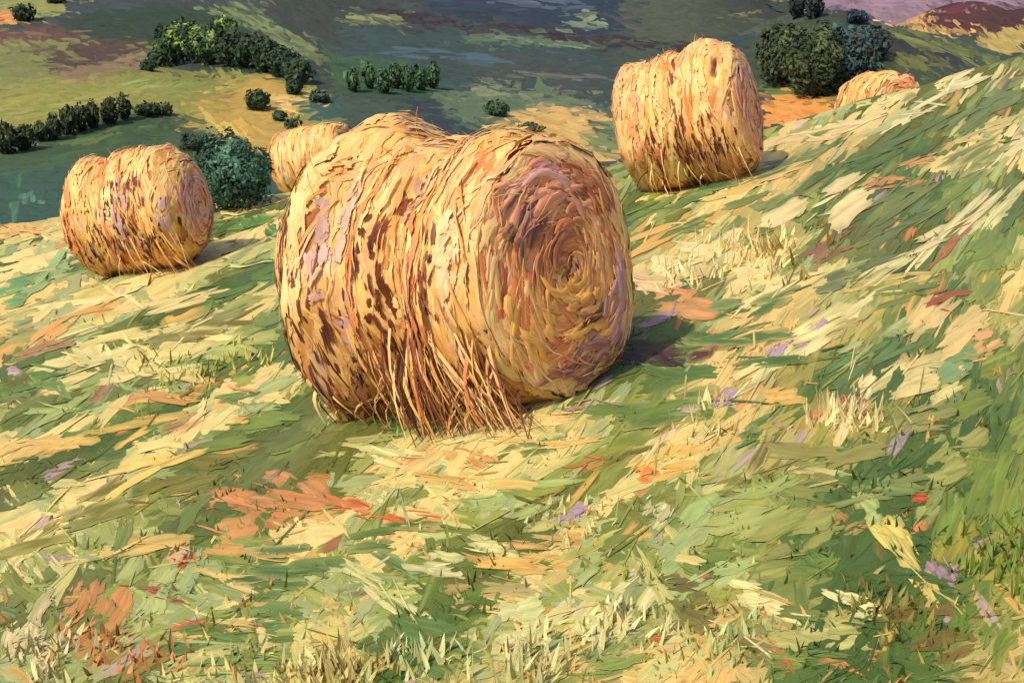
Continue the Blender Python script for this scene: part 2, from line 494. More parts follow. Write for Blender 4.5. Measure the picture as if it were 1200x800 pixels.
# brighter / darker single passages seen in the photo: (x, y, half length, half width, angle, colour)
ACC = [(20, 24, 14, 4, 0, (230, 150, 90)), (60, 40, 50, 2.5, 2, (124, 92, 78)), (620, 2, 60, 5, -3, (70, 84, 98)), (560, 8, 50, 5, -4, (46, 60, 74)),
       (440, 22, 30, 4, -8, (134, 142, 88)), (640, 50, 60, 2.5, -7, (110, 126, 92)), (700, 28, 12, 3, -15, (130, 140, 110)), (520, 66, 60, 6, -5, (70, 92, 98)),
       (430, 88, 20, 7, -70, (90, 124, 70)), (480, 96, 14, 6, -80, (96, 128, 74)), (410, 96, 12, 6, -80, (96, 128, 74)), (650, 90, 60, 4, -4, (92, 94, 84)),
       (120, 160, 60, 4, 14, (92, 110, 66)), (60, 190, 60, 5, 12, (70, 94, 62)), (40, 235, 10, 16, 80, (86, 122, 96)), (62, 228, 10, 16, 80, (58, 84, 66)),
       (20, 232, 26, 6, 80, (74, 112, 84)), (200, 165, 40, 4, 10, (64, 84, 56)), (140, 112, 60, 5, 10, (150, 146, 80)), (60, 130, 50, 5, 8, (150, 150, 78)),
       (170, 95, 50, 4, 10, (132, 150, 76)), (220, 100, 30, 4, 14, (130, 152, 72)), (260, 150, 30, 7, -35, (206, 174, 88)), (300, 160, 30, 8, -35, (200, 160, 76)),
       (250, 105, 50, 2, 14, (206, 172, 104)), (905, 35, 30, 2, 50, (180, 150, 110)), (890, 12, 40, 3, 15, (150, 128, 90)), (860, 22, 40, 3, -8, (104, 104, 74)),
       (930, 60, 14, 20, 60, (84, 98, 60)), (990, 40, 12, 18, 60, (70, 104, 96)), (1000, 34, 14, 10, 60, (50, 64, 84)), (960, 70, 20, 14, 70, (78, 90, 60)),
       (1100, 58, 60, 3, -20, (128, 132, 70)), (1150, 64, 30, 2.5, -22, (96, 106, 54)), (1030, 25, 22, 3, -8, (232, 180, 134)), (760, 50, 50, 3, -6, (60, 36, 40)),
       (1120, 12, 30, 5, 4, (96, 50, 50)), (1180, 26, 30, 4, -10, (70, 44, 44)), (1060, 4, 60, 3, 3, (150, 122, 138))]
for (ax, ay, al, aw, aa, ac_) in ACC:
    n = max(4, int(al * aw / 18))
    t = rng.uniform(-1, 1, (n, 2)); aar = math.radians(aa)
    qx = ax + t[:, 0] * al * math.cos(aar) + t[:, 1] * aw * math.sin(aar)
    qy = ay - t[:, 0] * al * math.sin(aar) + t[:, 1] * aw * math.cos(aar)
    cc = np.tile(lin(ac_), (n, 1))
    ground_strokes(S, qx, qy, np.full(n, al * 0.4) * rng.uniform(.7, 1.2, n), np.full(n, max(1.5, min(aw * 0.5, 4))), np.full(n, aar) + rng.normal(0, .08, n),
                   jit(cc, n, .08), jit(cc, n, .16), rng.uniform(0.4, 1.0, n), 0.05, 5, 4)
tag(S.build('pasture_and_crops', M_FAR), 'patchwork of dark and sunlit crops and rough pasture over the distant hills', 'crops', kind='stuff')

# ------------------------------------------------------------------ near field
S = Strokes(); G = Strokes()
VPX, VPY = 1370., -138.


def mow_angle(px, py):
    return np.arctan2(-(VPY - py), (VPX - px))


def near_palette(px, py, x, y, n):
    s = x * 0.908 - y * 0.419; t = x * 0.419 + y * 0.908
    w = 0.6 * fbm(s * 1.5, t * 0.30, 31) + 0.4 * fbm(s * 3.4, t * 0.7, 33)
    w = .482 + (w - .5) * 1.3
    r = rng.normal(0, .034, n)
    v = w + r
    # share of bleached straw changes over the field
    v = v + 0.05 * np.exp(-((px - 900) / 200) ** 2 - ((py - 280) / 110) ** 2) - 0.07 * np.exp(-((px - 330) / 260) ** 2 - ((py - 640) / 120) ** 2)
    v = v - 0.085 * np.exp(-((px - 490) / 170) ** 2 - ((py - 500) / 42) ** 2) - 0.09 * np.exp(-((px - 470) / 190) ** 2 - ((py - 580) / 46) ** 2) + .02 * np.clip((px - 1000) / 100, 0, 1) * np.clip((py - 430) / 60, 0, 1)
    v = v - 0.05 * np.clip((430 - py) / 60, 0, 1) * np.clip((px - 1080) / 110, 0, 1) * np.clip((py - 180) / 200, 0, 1)
    v = v - 0.10 * np.exp(-((px - 800) / 120) ** 2 - ((py - 440) / 50) ** 2) + 0.04 * np.exp(-((px - 150) / 160) ** 2 - ((py - 420) / 110) ** 2)
    RK = ['dkgreen', 'green', 'mid', 'lime', 'sage', 'pale', 'straw', 'cream']
    RV = np.array([.26, .36, .44, .49, .53, .57, .62, .70])
    RC = np.array([PAL[k_] for k_ in RK])

    def ramp(w):
        return np.stack([np.interp(w, RV, RC[:, i]) for i in range(3)], -1)
    # warm and cool drifts over the slope
    dr = fbm(x * .5 + 40, y * .25, 77)[:, None]
    c = ramp(v)
    c2 = ramp(v - r + rng.normal(0, .03, n))
    warm = np.clip((dr - .5) * 3, 0, .65) * np.clip((v[:, None] - .36) * 4, 0, 1)
    c = c * (1 - warm) + PAL['ochre'] * warm
    c2 = c2 * (1 - warm) + PAL['ochre'] * warm
    ol = np.clip((.5 - dr) * 3, 0, .7) * np.clip((.52 - v[:, None]) * 6, 0, 1)
    c = c * (1 - ol) + PAL['olive'] * ol
    c2 = c2 * (1 - ol) + PAL['olive'] * ol
    q = rng.random(n)
    for k_, lo, hi in (('orange', .0, .022), ('rust', .022, .032), ('mauve', .032, .050), ('ochre', .05, .10), ('dkgreen', .10, .13), ('olive', .13, .17)):
        m = (q >= lo) & (q < hi); c[m] = PAL[k_]
    return c, v, c2


def scatter(S, N, y0, y1, Lr, Wr, aj, lift0, x0=-300, x1=1500, only=None):
    px = rng.uniform(x0, x1, N); py = rng.uniform(y0, y1, N)
    x, y, ok = ray(px, py)
    k = ok & (y < 40); px, py, x, y = px[k], py[k], x[k], y[k]; n = len(px)
    c, v, c2 = near_palette(px, py, x, y, n)
    if only is not None:
        kk = only(v); px, py, x, y, c, c2 = px[kk], py[kk], x[kk], y[kk], c[kk], c2[kk]; n = len(px)
    f = np.clip(0.45 + (py - 150) / 560, 0.4, 1.4)
    L = rng.uniform(*Lr, n) * f; W = rng.uniform(*Wr, n) * f
    ma = mow_angle(px, py)
    # foreground clumps lie every way, the mown strips behind follow the slope
    fg = np.clip((py - 500) / 150, 0, 1)
    ang = ma * (1 - 0.6 * fg) + rng.normal(0, 1, n) * (aj + 0.45 * fg)
    ground_strokes(S, px, py, L, W, ang, jit(c, n, .05, .02), jit(.6 * c + .4 * c2, n, .08, .03), lift0 + rng.uniform(0, 1.2, n), under=c2)


scatter(G, 6000, 40, 900, (24, 50), (8, 15), 0.12, 0.0)
scatter(G, 6000, 60, 900, (18, 42), (6, 12), 0.16, 1.0)
scatter(S, 1800, 60, 880, (14, 34), (4, 8), 0.22, 2.0)
scatter(S, 900, 60, 880, (10, 28), (0.8, 1.8), 0.35, 2.8)

# named passages of the field (x, y, half length, half width, angle deg, colour)
NP = [
 # left middle
 (40, 275, 60, 7, -4, (222, 170, 96)), (120, 300, 60, 8, 20, (226, 196, 124)), (60, 320, 50, 8, 25, (150, 176, 112)), (20, 345, 30, 14, 20, (110, 156, 88)),
 (130, 345, 80, 8, 18, (238, 214, 140)), (250, 250, 90, 6, 10, (226, 206, 130)), (300, 262, 60, 9, 8, (92, 136, 62)), (290, 300, 60, 7, 18, (206, 196, 116)), (300, 330, 60, 8, 22, (98, 122, 60)),
 (90, 378, 60, 9, 28, (214, 160, 84)), (60, 408, 44, 6, 18, (176, 124, 80)), (190, 360, 90, 8, 18, (240, 214, 138)), (240, 385, 70, 10, 12, (120, 112, 48)), (150, 400, 70, 9, 16, (236, 212, 132)),
 (230, 400, 60, 14, 8, (222, 204, 122)), (90, 430, 70, 12, 10, (238, 216, 142)), (30, 450, 60, 9, 10, (102, 134, 62)), (180, 440, 60, 9, 10, (232, 208, 130)), (280, 410, 50, 12, 6, (190, 192, 104)),
 (190, 466, 52, 9, -2, (214, 152, 84)), (90, 480, 70, 9, 12, (174, 186, 108)), (40, 520, 70, 14, 18, (226, 180, 98)), (150, 510, 70, 10, 14, (216, 178, 92)), (175, 550, 100, 12, 20, (232, 196, 104)),
 (240, 560, 80, 16, 14, (122, 116, 50)), (80, 610, 90, 18, 24, (128, 122, 52)), (40, 570, 50, 14, 20, (118, 128, 60)), (280, 510, 60, 14, 10, (124, 142, 66)), (290, 470, 40, 8, 4, (92, 124, 56)),
 # bottom left
 (150, 640, 100, 11, 12, (220, 188, 104)), (20, 660, 50, 10, 40, (220, 204, 130)), (300, 600, 80, 28, -6, (208, 142, 84)), (345, 590, 50, 24, -20, (200, 140, 86)), (410, 600, 40, 12, -12, (214, 110, 60)),
 (470, 605, 50, 6, -4, (212, 100, 54)), (220, 640, 28, 12, 40, (218, 180, 132)), (210, 655, 12, 10, 50, (176, 66, 44)), (290, 650, 60, 8, -4, (214, 160, 90)), (250, 680, 60, 7, -15, (218, 190, 110)),
 (120, 720, 36, 44, 60, (200, 138, 80)), (100, 745, 30, 30, 60, (182, 124, 66)), (40, 740, 40, 40, 60, (214, 196, 140)), (170, 690, 40, 30, 60, (176, 180, 110)), (230, 740, 70, 9, 2, (220, 184, 110)),
 (250, 735, 60, 5, 4, (186, 92, 60)), (190, 700, 30, 6, -12, (160, 60, 48)), (290, 740, 110, 22, 4, (92, 120, 56)), (330, 690, 60, 18, 4, (88, 112, 54)), (160, 770, 60, 16, 20, (150, 124, 60)),
 (330, 660, 70, 18, 6, (92, 116, 60)), (470, 630, 80, 12, 6, (90, 116, 52)), (350, 780, 120, 14, 4, (120, 140, 62)),
 # straw litter at the bale's foot
 (500, 505, 60, 5, 10, (90, 118, 58)), (600, 495, 60, 8, 4, (240, 204, 128)), (560, 512, 70, 8, 6, (222, 208, 136)), (470, 540, 60, 10, -8, (224, 216, 146)), (430, 525, 60, 8, 6, (184, 182, 108)),
 (530, 560, 50, 10, -12, (214, 168, 96)), (560, 540, 40, 10, -20, (214, 156, 88)), (600, 535, 60, 10, 10, (116, 132, 60)), (680, 480, 40, 5, 0, (186, 150, 150)), (640, 520, 60, 7, 0, (216, 178, 102)),
 (700, 545, 40, 5, 10, (196, 116, 66)), (610, 590, 60, 14, 12, (168, 178, 104)), (660, 605, 44, 16, 8, (196, 190, 116)), (665, 606, 26, 8, 14, (184, 146, 172)), (790, 545, 50, 14, 10, (230, 176, 84)), (760, 556, 12, 10, 0, (222, 128, 54)),
 (560, 640, 60, 10, -12, (216, 204, 134)), (500, 660, 50, 12, -8, (216, 210, 146)), (620, 660, 70, 12, -6, (220, 172, 92)), (640, 640, 60, 7, 6, (206, 164, 96)), (450, 690, 60, 12, -30, (196, 202, 130)),
 (560, 700, 60, 14, 4, (186, 160, 96)), (400, 740, 20, 40, 5, (204, 188, 106)), (360, 760, 16, 30, 10, (222, 204, 130)), (310, 770, 16, 26, 10, (216, 198, 128)), (480, 720, 80, 9, -35, (220, 214, 146)),
 (500, 760, 70, 26, -20, (98, 124, 62)), (440, 780, 60, 8, -14, (214, 184, 104)), (560, 770, 50, 20, 20, (176, 184, 116)), (600, 740, 40, 24, 20, (214, 210, 142)),
 # right of the bale
 (800, 355, 48, 18, -6, (224, 158, 98)), (775, 375, 34, 7, 20, (184, 150, 156)), (760, 335, 40, 10, -6, (232, 196, 140)), (800, 310, 44, 18, 15, (240, 214, 150)), (860, 290, 30, 30, 55, (236, 214, 146)),
 (900, 270, 22, 26, 60, (178, 156, 84)), (790, 270, 70, 9, 22, (226, 176, 96)), (880, 245, 60, 10, 24, (120, 130, 70)), (960, 250, 60, 22, 30, (240, 214, 148)), (910, 340, 60, 8, 25, (236, 216, 150)),
 (860, 400, 90, 12, 8, (90, 122, 56)), (880, 360, 50, 12, 16, (96, 124, 62)), (850, 440, 100, 18, 8, (84, 114, 52)), (790, 480, 100, 18, 6, (100, 124, 58)), (910, 500, 50, 12, 30, (86, 118, 56)),
 (1000, 320, 50, 12, 24, (112, 118, 74)), (960, 300, 40, 8, 30, (150, 100, 76)), (975, 375, 90, 16, 34, (236, 218, 146)), (900, 430, 60, 12, 34, (222, 210, 140)), (850, 470, 20, 9, 34, (176, 142, 172)),
 (910, 412, 12, 8, 50, (182, 150, 170)), (950, 395, 26, 8, 40, (200, 162, 170)), (1030, 400, 60, 8, 28, (164, 172, 108)), (1000, 430, 70, 10, 24, (106, 132, 72)), (920, 465, 26, 12, 10, (226, 178, 92)),
 (990, 470, 50, 20, 70, (240, 220, 150)), (1000, 480, 8, 34, 70, (176, 110, 84)), (1090, 440, 70, 30, 20, (220, 200, 128)), (1120, 370, 60, 30, 40, (226, 196, 124)), (1150, 410, 24, 14, 20, (222, 168, 108)),
 (1110, 355, 34, 10, 10, (166, 82, 54)), (1060, 330, 60, 8, 12, (206, 178, 104)), (1040, 350, 50, 12, 10, (130, 134, 68)), (1130, 440, 30, 24, 20, (118, 150, 96)), (1180, 320, 50, 50, 50, (124, 140, 66)),
 (1170, 480, 60, 50, 30, (134, 144, 62)), (1180, 600, 60, 80, 70, (126, 140, 58)), (1120, 530, 50, 30, 30, (160, 160, 84)), (1100, 600, 40, 24, 50, (150, 158, 86)), (1060, 500, 60, 14, 20, (150, 146, 84)), (1000, 540, 90, 26, 10, (146, 140, 74)), (890, 560, 60, 18, 20, (128, 126, 60)),
 (785, 408, 60, 13, 2, (84, 56, 50)), (765, 425, 44, 9, 2, (70, 48, 48)), (845, 408, 24, 4, 4, (150, 92, 62)),  # dark browns: the big bale's cast shadow, painted into the clump colours
 # upper right slope
 (800, 235, 70, 8, 20, (96, 126, 62)), (930, 190, 70, 7, 20, (100, 124, 64)), (940, 160, 90, 6, 12, (232, 196, 128)), (980, 150, 60, 5, 12, (238, 208, 140)), (1040, 170, 90, 7, 28, (104, 122, 64)),
 (1100, 120, 70, 7, 30, (238, 218, 154)), (1040, 150, 50, 6, 24, (176, 186, 124)), (1150, 130, 60, 12, 36, (118, 130, 72)), (1190, 90, 30, 6, 36, (110, 100, 70)), (1090, 215, 100, 12, 30, (126, 132, 70)),
 (1050, 215, 34, 5, 8, (204, 142, 82)), (1060, 192, 30, 4, 10, (204, 150, 84)), (1150, 200, 70, 10, 34, (110, 130, 66)), (1180, 180, 50, 7, 34, (220, 206, 142)), (1130, 260, 80, 10, 42, (230, 212, 148)),
 (1060, 260, 60, 8, 30, (112, 122, 74)), (1180, 240, 50, 10, 44, (222, 210, 142)), (1110, 290, 40, 6, 40, (176, 104, 70)), (1060, 300, 60, 8, 30, (220, 204, 138)), (1165, 150, 60, 5, 26, (206, 182, 110)),
 (1000, 200, 60, 8, 26, (96, 116, 60)), (880, 215, 70, 7, 20, (222, 186, 106)), (820, 262, 40, 6, 22, (104, 128, 66)), (1130, 95, 30, 7, 34, (236, 222, 168)),
 # bottom right
 (860, 610, 80, 24, 20, (166, 172, 96)), (800, 640, 60, 22, 40, (158, 172, 104)), (770, 600, 20, 14, 60, (216, 206, 144)), (690, 650, 30, 20, 40, (176, 184, 116)), (930, 640, 60, 30, 20, (150, 150, 76)),
 (1050, 640, 60, 14, -50, (222, 200, 104)), (1080, 680, 50, 9, -50, (216, 196, 108)), (1105, 670, 20, 14, -50, (180, 140, 150)), (1020, 600, 30, 20, -40, (176, 184, 106)), (960, 740, 60, 20, 5, (190, 184, 106)),
 (900, 700, 50, 18, -10, (238, 220, 148)), (1000, 710, 40, 12, -10, (232, 218, 150)), (1080, 745, 60, 30, 5, (122, 98, 48)), (1170, 740, 50, 50, 60, (106, 126, 44)), (1120, 640, 40, 30, 60, (164, 152, 62)),
 (800, 690, 30, 20, 10, (110, 100, 52)), (840, 740, 60, 24, -20, (120, 112, 56)), (860, 745, 60, 3, -28, (236, 206, 156)), (910, 770, 34, 6, -50, (184, 98, 56)), (830, 680, 60, 14, 25, (176, 190, 116)),
 (720, 710, 50, 26, 50, (222, 208, 140)), (660, 740, 40, 30, 40, (206, 204, 138)), (700, 780, 70, 16, 20, (128, 142, 70)), (780, 780, 50, 20, 40, (204, 198, 122)), (630, 780, 40, 20, 30, (150, 168, 104)),
 (1080, 585, 10, 6, 0, (198, 88, 54)), (820, 680, 12, 5, 10, (206, 108, 64)), (770, 750, 8, 5, 0, (200, 92, 56)), (940, 780, 60, 12, 0, (116, 136, 66)), (960, 560, 50, 10, -6, (200, 190, 116)),
 (1040, 575, 60, 12, 12, (136, 146, 82)), (1150, 560, 50, 20, 30, (116, 134, 54)),
]
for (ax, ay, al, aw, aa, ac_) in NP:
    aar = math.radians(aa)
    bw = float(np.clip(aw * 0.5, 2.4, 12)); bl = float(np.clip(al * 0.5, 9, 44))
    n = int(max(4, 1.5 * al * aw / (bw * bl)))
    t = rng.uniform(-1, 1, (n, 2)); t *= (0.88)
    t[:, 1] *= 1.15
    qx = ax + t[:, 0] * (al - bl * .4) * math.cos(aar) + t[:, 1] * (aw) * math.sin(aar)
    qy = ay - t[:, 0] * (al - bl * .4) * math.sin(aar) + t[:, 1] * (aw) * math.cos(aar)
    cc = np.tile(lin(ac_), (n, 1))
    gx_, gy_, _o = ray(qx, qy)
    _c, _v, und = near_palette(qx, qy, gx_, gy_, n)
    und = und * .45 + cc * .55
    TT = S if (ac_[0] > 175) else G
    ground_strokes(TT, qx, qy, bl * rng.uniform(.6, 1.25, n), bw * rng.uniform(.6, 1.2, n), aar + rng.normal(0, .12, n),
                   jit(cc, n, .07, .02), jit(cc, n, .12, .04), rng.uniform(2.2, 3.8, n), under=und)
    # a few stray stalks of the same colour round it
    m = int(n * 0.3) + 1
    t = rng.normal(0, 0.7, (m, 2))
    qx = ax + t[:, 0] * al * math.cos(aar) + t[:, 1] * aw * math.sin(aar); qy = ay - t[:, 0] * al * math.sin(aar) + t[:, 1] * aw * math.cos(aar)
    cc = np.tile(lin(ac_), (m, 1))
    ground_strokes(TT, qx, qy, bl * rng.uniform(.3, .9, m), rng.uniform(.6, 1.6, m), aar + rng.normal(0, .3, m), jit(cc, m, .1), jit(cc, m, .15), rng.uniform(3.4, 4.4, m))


def tufts(S, P0, n_bl, hgt, wid, c, spread, lean=0.5):
    """upright blades; P0 (n,3) roots"""
    n = len(P0); N = n * n_bl
    R = np.repeat(P0, n_bl, 0) + np.stack([rng.normal(0, 1, N), rng.normal(0, 1, N), np.zeros(N)], -1) * np.repeat(spread, n_bl)[:, None]
    R[:, 2] = H(R[:, 0], R[:, 1]) - 0.01
    h = np.repeat(hgt, n_bl) * rng.uniform(.5, 1.1, N); w = np.repeat(wid, n_bl) * rng.uniform(.6, 1.4, N)
    az = rng.uniform(0, 2 * np.pi, N); ln = lean * rng.uniform(0.1, 1.2, N)
    ax = np.stack([np.cos(az) * ln, np.sin(az) * ln, np.ones(N)], -1)
    yaw = rng.uniform(0, np.pi, N)
    sx = np.stack([np.cos(yaw), np.sin(yaw), np.zeros(N)], -1)
    u = np.linspace(0, 1, 5)[None, :, None]; v = np.linspace(-1, 1, 3)[None, None, :]
    tap = (1 - u ** 1.6 * 0.93) * (0.6 + 0.8 * u * (1 - u) * 2)
    P = R[:, None, None, :] + (h[:, None, None] * u)[..., None] * ax[:, None, None, :] * np.ones((1, 1, 3, 1)) + (w[:, None, None] * tap * v)[..., None] * sx[:, None, None, :]
    dr = (h[:, None, None] * ln[:, None, None] * u ** 2 * 0.5) * np.ones_like(v)
    P[..., 2] -= dr
    cc = np.repeat(c, n_bl, 0); c1 = jit(cc, N, .12, .04)
    C = np.broadcast_to(c1[:, None, None, :], (N, 5, 3, 3)).copy()
    U = np.broadcast_to(u, (N, 5, 3)); Vv = np.broadcast_to(v, (N, 5, 3))
    S.add(P, C, np.stack([U * 2, Vv * 1.2, U * 0 + rng.random((N, 1, 1)) * 300], -1), np.zeros((N, 5, 3)))


T = Strokes()
N = 700
px = rng.uniform(-120, 1320, N); py = 240 + 640 * rng.random(N) ** 0.75
x, y, ok = ray(px, py); k = ok & (y < 30)
px, py, x, y = px[k], py[k], x[k], y[k]
c, v, _c = near_palette(px, py, x, y, len(px))
P0 = np.stack([x, y, H(x, y)], -1)
sz = 0.055 + 0.05 * rng.random(len(px))
tufts(T, P0, 6, sz, 0.006 + 0.006 * rng.random(len(px)), c, np.full(len(px), 0.05), 0.9)
# taller pale tufts the photo shows
for (ax, ay, n, h, cl) in [(880, 300, 34, .30, (240, 218, 150)), (800, 325, 26, .24, (240, 220, 156)), (905, 290, 16, .30, (150, 130, 60)), (400, 800, 30, .20, (206, 190, 112)), (350, 800, 24, .16, (216, 204, 136)),
                           (290, 800, 22, .13, (214, 200, 130)), (190, 440, 14, .26, (150, 164, 84)), (210, 445, 8, .22, (196, 190, 120)), (480, 780, 26, .16, (190, 196, 130)), (600, 790, 26, .18, (210, 206, 140)),
                           (280, 430, 16, .20, (196, 186, 96)), (720, 740, 26, .14, (220, 212, 148)), (1000, 500, 18, .26, (238, 220, 156)), (1060, 720, 24, .12, (150, 140, 70)),
                           (1180, 660, 30, .16, (110, 132, 50)), (660, 620, 14, .12, (210, 206, 140)), (860, 760, 22, .12, (176, 190, 120)), (150, 780, 24, .14, (190, 130, 76)), (60, 770, 24, .16, (214, 200, 144)), (830, 480, 10, .16, (214, 210, 140))]:
    qx = ax + rng.normal(0, 26, n); qy = ay + rng.normal(0, 16, n)
    x, y, ok = ray(qx, qy)
    tufts(T, np.stack([x, y, H(x, y)], -1)[:max(4, int(n * .6))], 6, np.full(n, h * .8)[:max(4, int(n * .6))], np.full(n, 0.013)[:max(4, int(n * .6))], np.tile(lin(cl), (n, 1))[:max(4, int(n * .6))], np.full(n, 0.06)[:max(4, int(n * .6))], 0.6)

tag(G.build('grass', M_GRASS), 'short green and olive grass between the rows of mown straw on the slope', 'grass', kind='stuff')
tag(S.build('mown_straw', M_STRAW), 'bleached and ochre mown straw lying in rows over the hillside', 'straw', kind='stuff')
tag(T.build('grass_tufts', M_GRASS), 'upright pale and green grass tufts scattered over the mown field', 'grass', kind='stuff')


# ------------------------------------------------------------------ round bales
def bale_colour(th, s, kind, n, tint=1.0):
    """th: 0 = top, + towards the viewer side; palette of the straw bands"""
    names = dict(cream=(246, 206, 134), yellow=(240, 188, 106), gold=(222, 158, 80), peach=(238, 180, 120), orange=(228, 138, 76),
                 mauve=(206, 164, 154), umber=(104, 58, 34), rust=(176, 92, 46))
    P = {k_: lin(v_) for k_, v_ in names.items()}
    K = list(P)
    A = np.array([P[k_] for k_ in K])
    band = fbm(s * 4.5 + 7 * kind, th * 0.7 + kind, 50 + kind)
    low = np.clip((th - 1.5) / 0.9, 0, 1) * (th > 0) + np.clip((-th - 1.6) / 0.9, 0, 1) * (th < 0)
    q = rng.random(n)
    brk = fbm(s * 3 + 3 * kind, th * 2.2, 80 + kind)
    idx = np.zeros(n, int)
    pr = np.array([5, 4, 2.2, 3.2, .6, .25, .05, .08])
    pr = pr / pr.sum()
    idx = rng.choice(len(K), n, p=pr)
    idx[(band > .64) & (q < .45)] = K.index('orange')
    idx[(band < .30) & (q < .22)] = K.index('mauve')
    idx[(band > .49) & (band < .51) & (q < .3)] = K.index('umber')
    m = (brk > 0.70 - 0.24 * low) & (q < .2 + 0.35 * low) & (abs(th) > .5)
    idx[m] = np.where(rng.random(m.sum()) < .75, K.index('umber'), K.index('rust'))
    return A[idx]


def make_bale(name, loc, Lb, R0, yaw, tilt, kind, density, prof, label, skirt=1.0, face_patches=None, group='round bales of straw on the hillside', pxm=190, body_patches=None, roll=0.0):
    """local frame: x along the axis (+x = near end face), z up, origin at the foot"""
    root = bpy.data.objects.new(name, None); COL.objects.link(root)
    tag(root, label, 'hay bale', group)
    root.location = loc
    root.rotation_euler = Matrix.Rotation(yaw, 3, 'Z').to_4x4().to_3x3().to_euler()
    M = Matrix.Rotation(0, 4, 'Z')
    M = Matrix.Rotation(yaw, 4, 'Z') @ Matrix.Rotation(tilt, 4, 'Y') @ Matrix.Rotation(roll, 4, 'X')
    root.rotation_euler = M.to_euler()
    hs = Lb / 2
    ps = np.array([p[0] for p in prof]); pr = np.array([p[1] for p in prof])

    def RR(s, th):
        r = R0 * np.interp(s / hs, ps, pr)
        r = r * (1 + 0.035 * np.sin(s * 13 + kind) * (abs(s) < hs * .95)) + (0.15 if kind == 1 else 0.11) * (fbm(th * 2.5 + 9, s * 4.5 + kind, 60 + kind) - .5)
        # weight flattens the foot a little
        r = r * (1 - 0.03 * np.clip(-np.cos(th), 0, 1) ** 6)
        return r

    def cyl(th, s, add=0):
        r = RR(s, th) + add
        return np.stack([s, r * np.sin(th) * -1, R0 * 0.985 + r * np.cos(th)], -1)
    # ---- body core
    ns, nt = 34, 96
    ss = np.linspace(-hs, hs, ns); tt = np.linspace(-np.pi, np.pi, nt)
    Sg, Tg = np.meshgrid(ss, tt, indexing='ij')
    V = cyl(Tg, Sg, -0.01).reshape(-1, 3)
    idx = np.arange(ns * nt).reshape(ns, nt)
    f = np.stack([idx[:-1, :-1], idx[1:, :-1], idx[1:, 1:], idx[:-1, 1:]], -1).reshape(-1, 4)
    B = Strokes()
    core_c = np.tile(lin((196, 134, 72)), (len(V), 1)) * (0.7 + 0.6 * fbm(V[:, 0] * 9, V[:, 1] * 9 + V[:, 2] * 5, 3)[:, None])
    B.V.append(V); B.Fq.append(f); B.C.append(core_c); B.ST.append(V * 12); B.E.append(np.zeros(len(V))); B.D.append(core_c); B.n = len(V)
    # ---- wound straw
    def wrap(n, Lr, Wr, lift, slant=.06, cfun=None, th=None, s=None, nu=9, nv=5, shad=None):
        th = rng.uniform(-np.pi, np.pi, n) if th is None else th
        s = rng.uniform(-hs * .98, hs * .98, n) if s is None else s
        c = bale_colour(th, s, kind, n) if cfun is None else cfun
        U, Vv, Ug, Vg, hh, E = B.grid(n, nu, nv, .2)
        L = rng.uniform(*Lr, n); W = rng.uniform(*Wr, n)
        sl_ = rng.normal(0, slant, n)
        TH = th[:, None, None] + Ug * (L / R0)[:, None, None]
        SS = s[:, None, None] + Vg * W[:, None, None] + sl_[:, None, None] * Ug * L[:, None, None] * 2
        SS = np.clip(SS, -hs * 1.015, hs * 1.015)
        add = lift * rng.uniform(.3, 1, n)[:, None, None] + 0.12 * np.minimum(W, .05)[:, None, None] * (hh * 1.5 - .5)
        P = cyl(TH, SS, add)
        c2 = bale_colour(th, s, kind, n); dkm = c2.sum(1) < .5; c2[dkm] = lin((226, 160, 92))
        if cfun is not None: c2 = cfun * .7 + c2 * .3
        if cfun is not None and cfun[0].sum() < .45: c2 = cfun * 1.6
        B.add(P, B.cols(jit(c, n, .06, .02), jit(.7 * c + .3 * c2, n, .08, .04), n, nu, nv), B.st(U, Vv, L * pxm, W * pxm, n), E, c2)
    D = density
    wrap(int(480 * D), (.18, .42), (.045, .085), .012)
    wrap(int(420 * D), (.12, .34), (.022, .05), .024, .10)
    wrap(int((260 if kind == 1 else 130) * D), (.08, .28), (.005, .016), .034, .16)
    if body_patches:
        for (th0, s0, dth, ds, cl, n) in body_patches:
            n = int(n)
            th = th0 + rng.normal(0, .55, n) * dth; s = s0 * hs + rng.normal(0, .6, n) * ds
            dark_ = sum(cl) < 330
            if dark_:
                n = int(n * .85); th = th0 + rng.normal(0, .75, n) * dth; s = s0 * hs + rng.normal(0, .9, n) * ds
            wrap(n, (.02, .04 + .18 * min(1, dth)), (.004, .014) if dark_ else (.014, .040), .050 if dark_ else .046, .05, np.tile(lin(cl), (n, 1)), th, s)
    # pale straws wound over everything
    n = int(130 * D); pc = np.array([lin(k_) for k_ in [(250, 210, 138), (240, 188, 112), (246, 200, 146), (232, 168, 96)]])[rng.integers(0, 4, n)]
    pt = rng.uniform(-2.0, 1.75, n)
    wrap(n, (.03, .22), (.003, .012), .062, .14, pc, pt)
    # stalks that stick out of the outline
    n = int(150 * D)
    th = rng.uniform(-2.2, 2.2, n); s = rng.uniform(-hs, hs, n)
    base = cyl(th, s, 0.0); tip = cyl(th + rng.normal(0, .10, n), s + rng.normal(0, .05, n), .02 + .14 * rng.random(n) ** 2.2)
    add_stalks(B, base, tip, rng.uniform(.002, .005, n), bale_colour(th, s, kind, n))
    B.build('straw_body', M_STRAW, root)
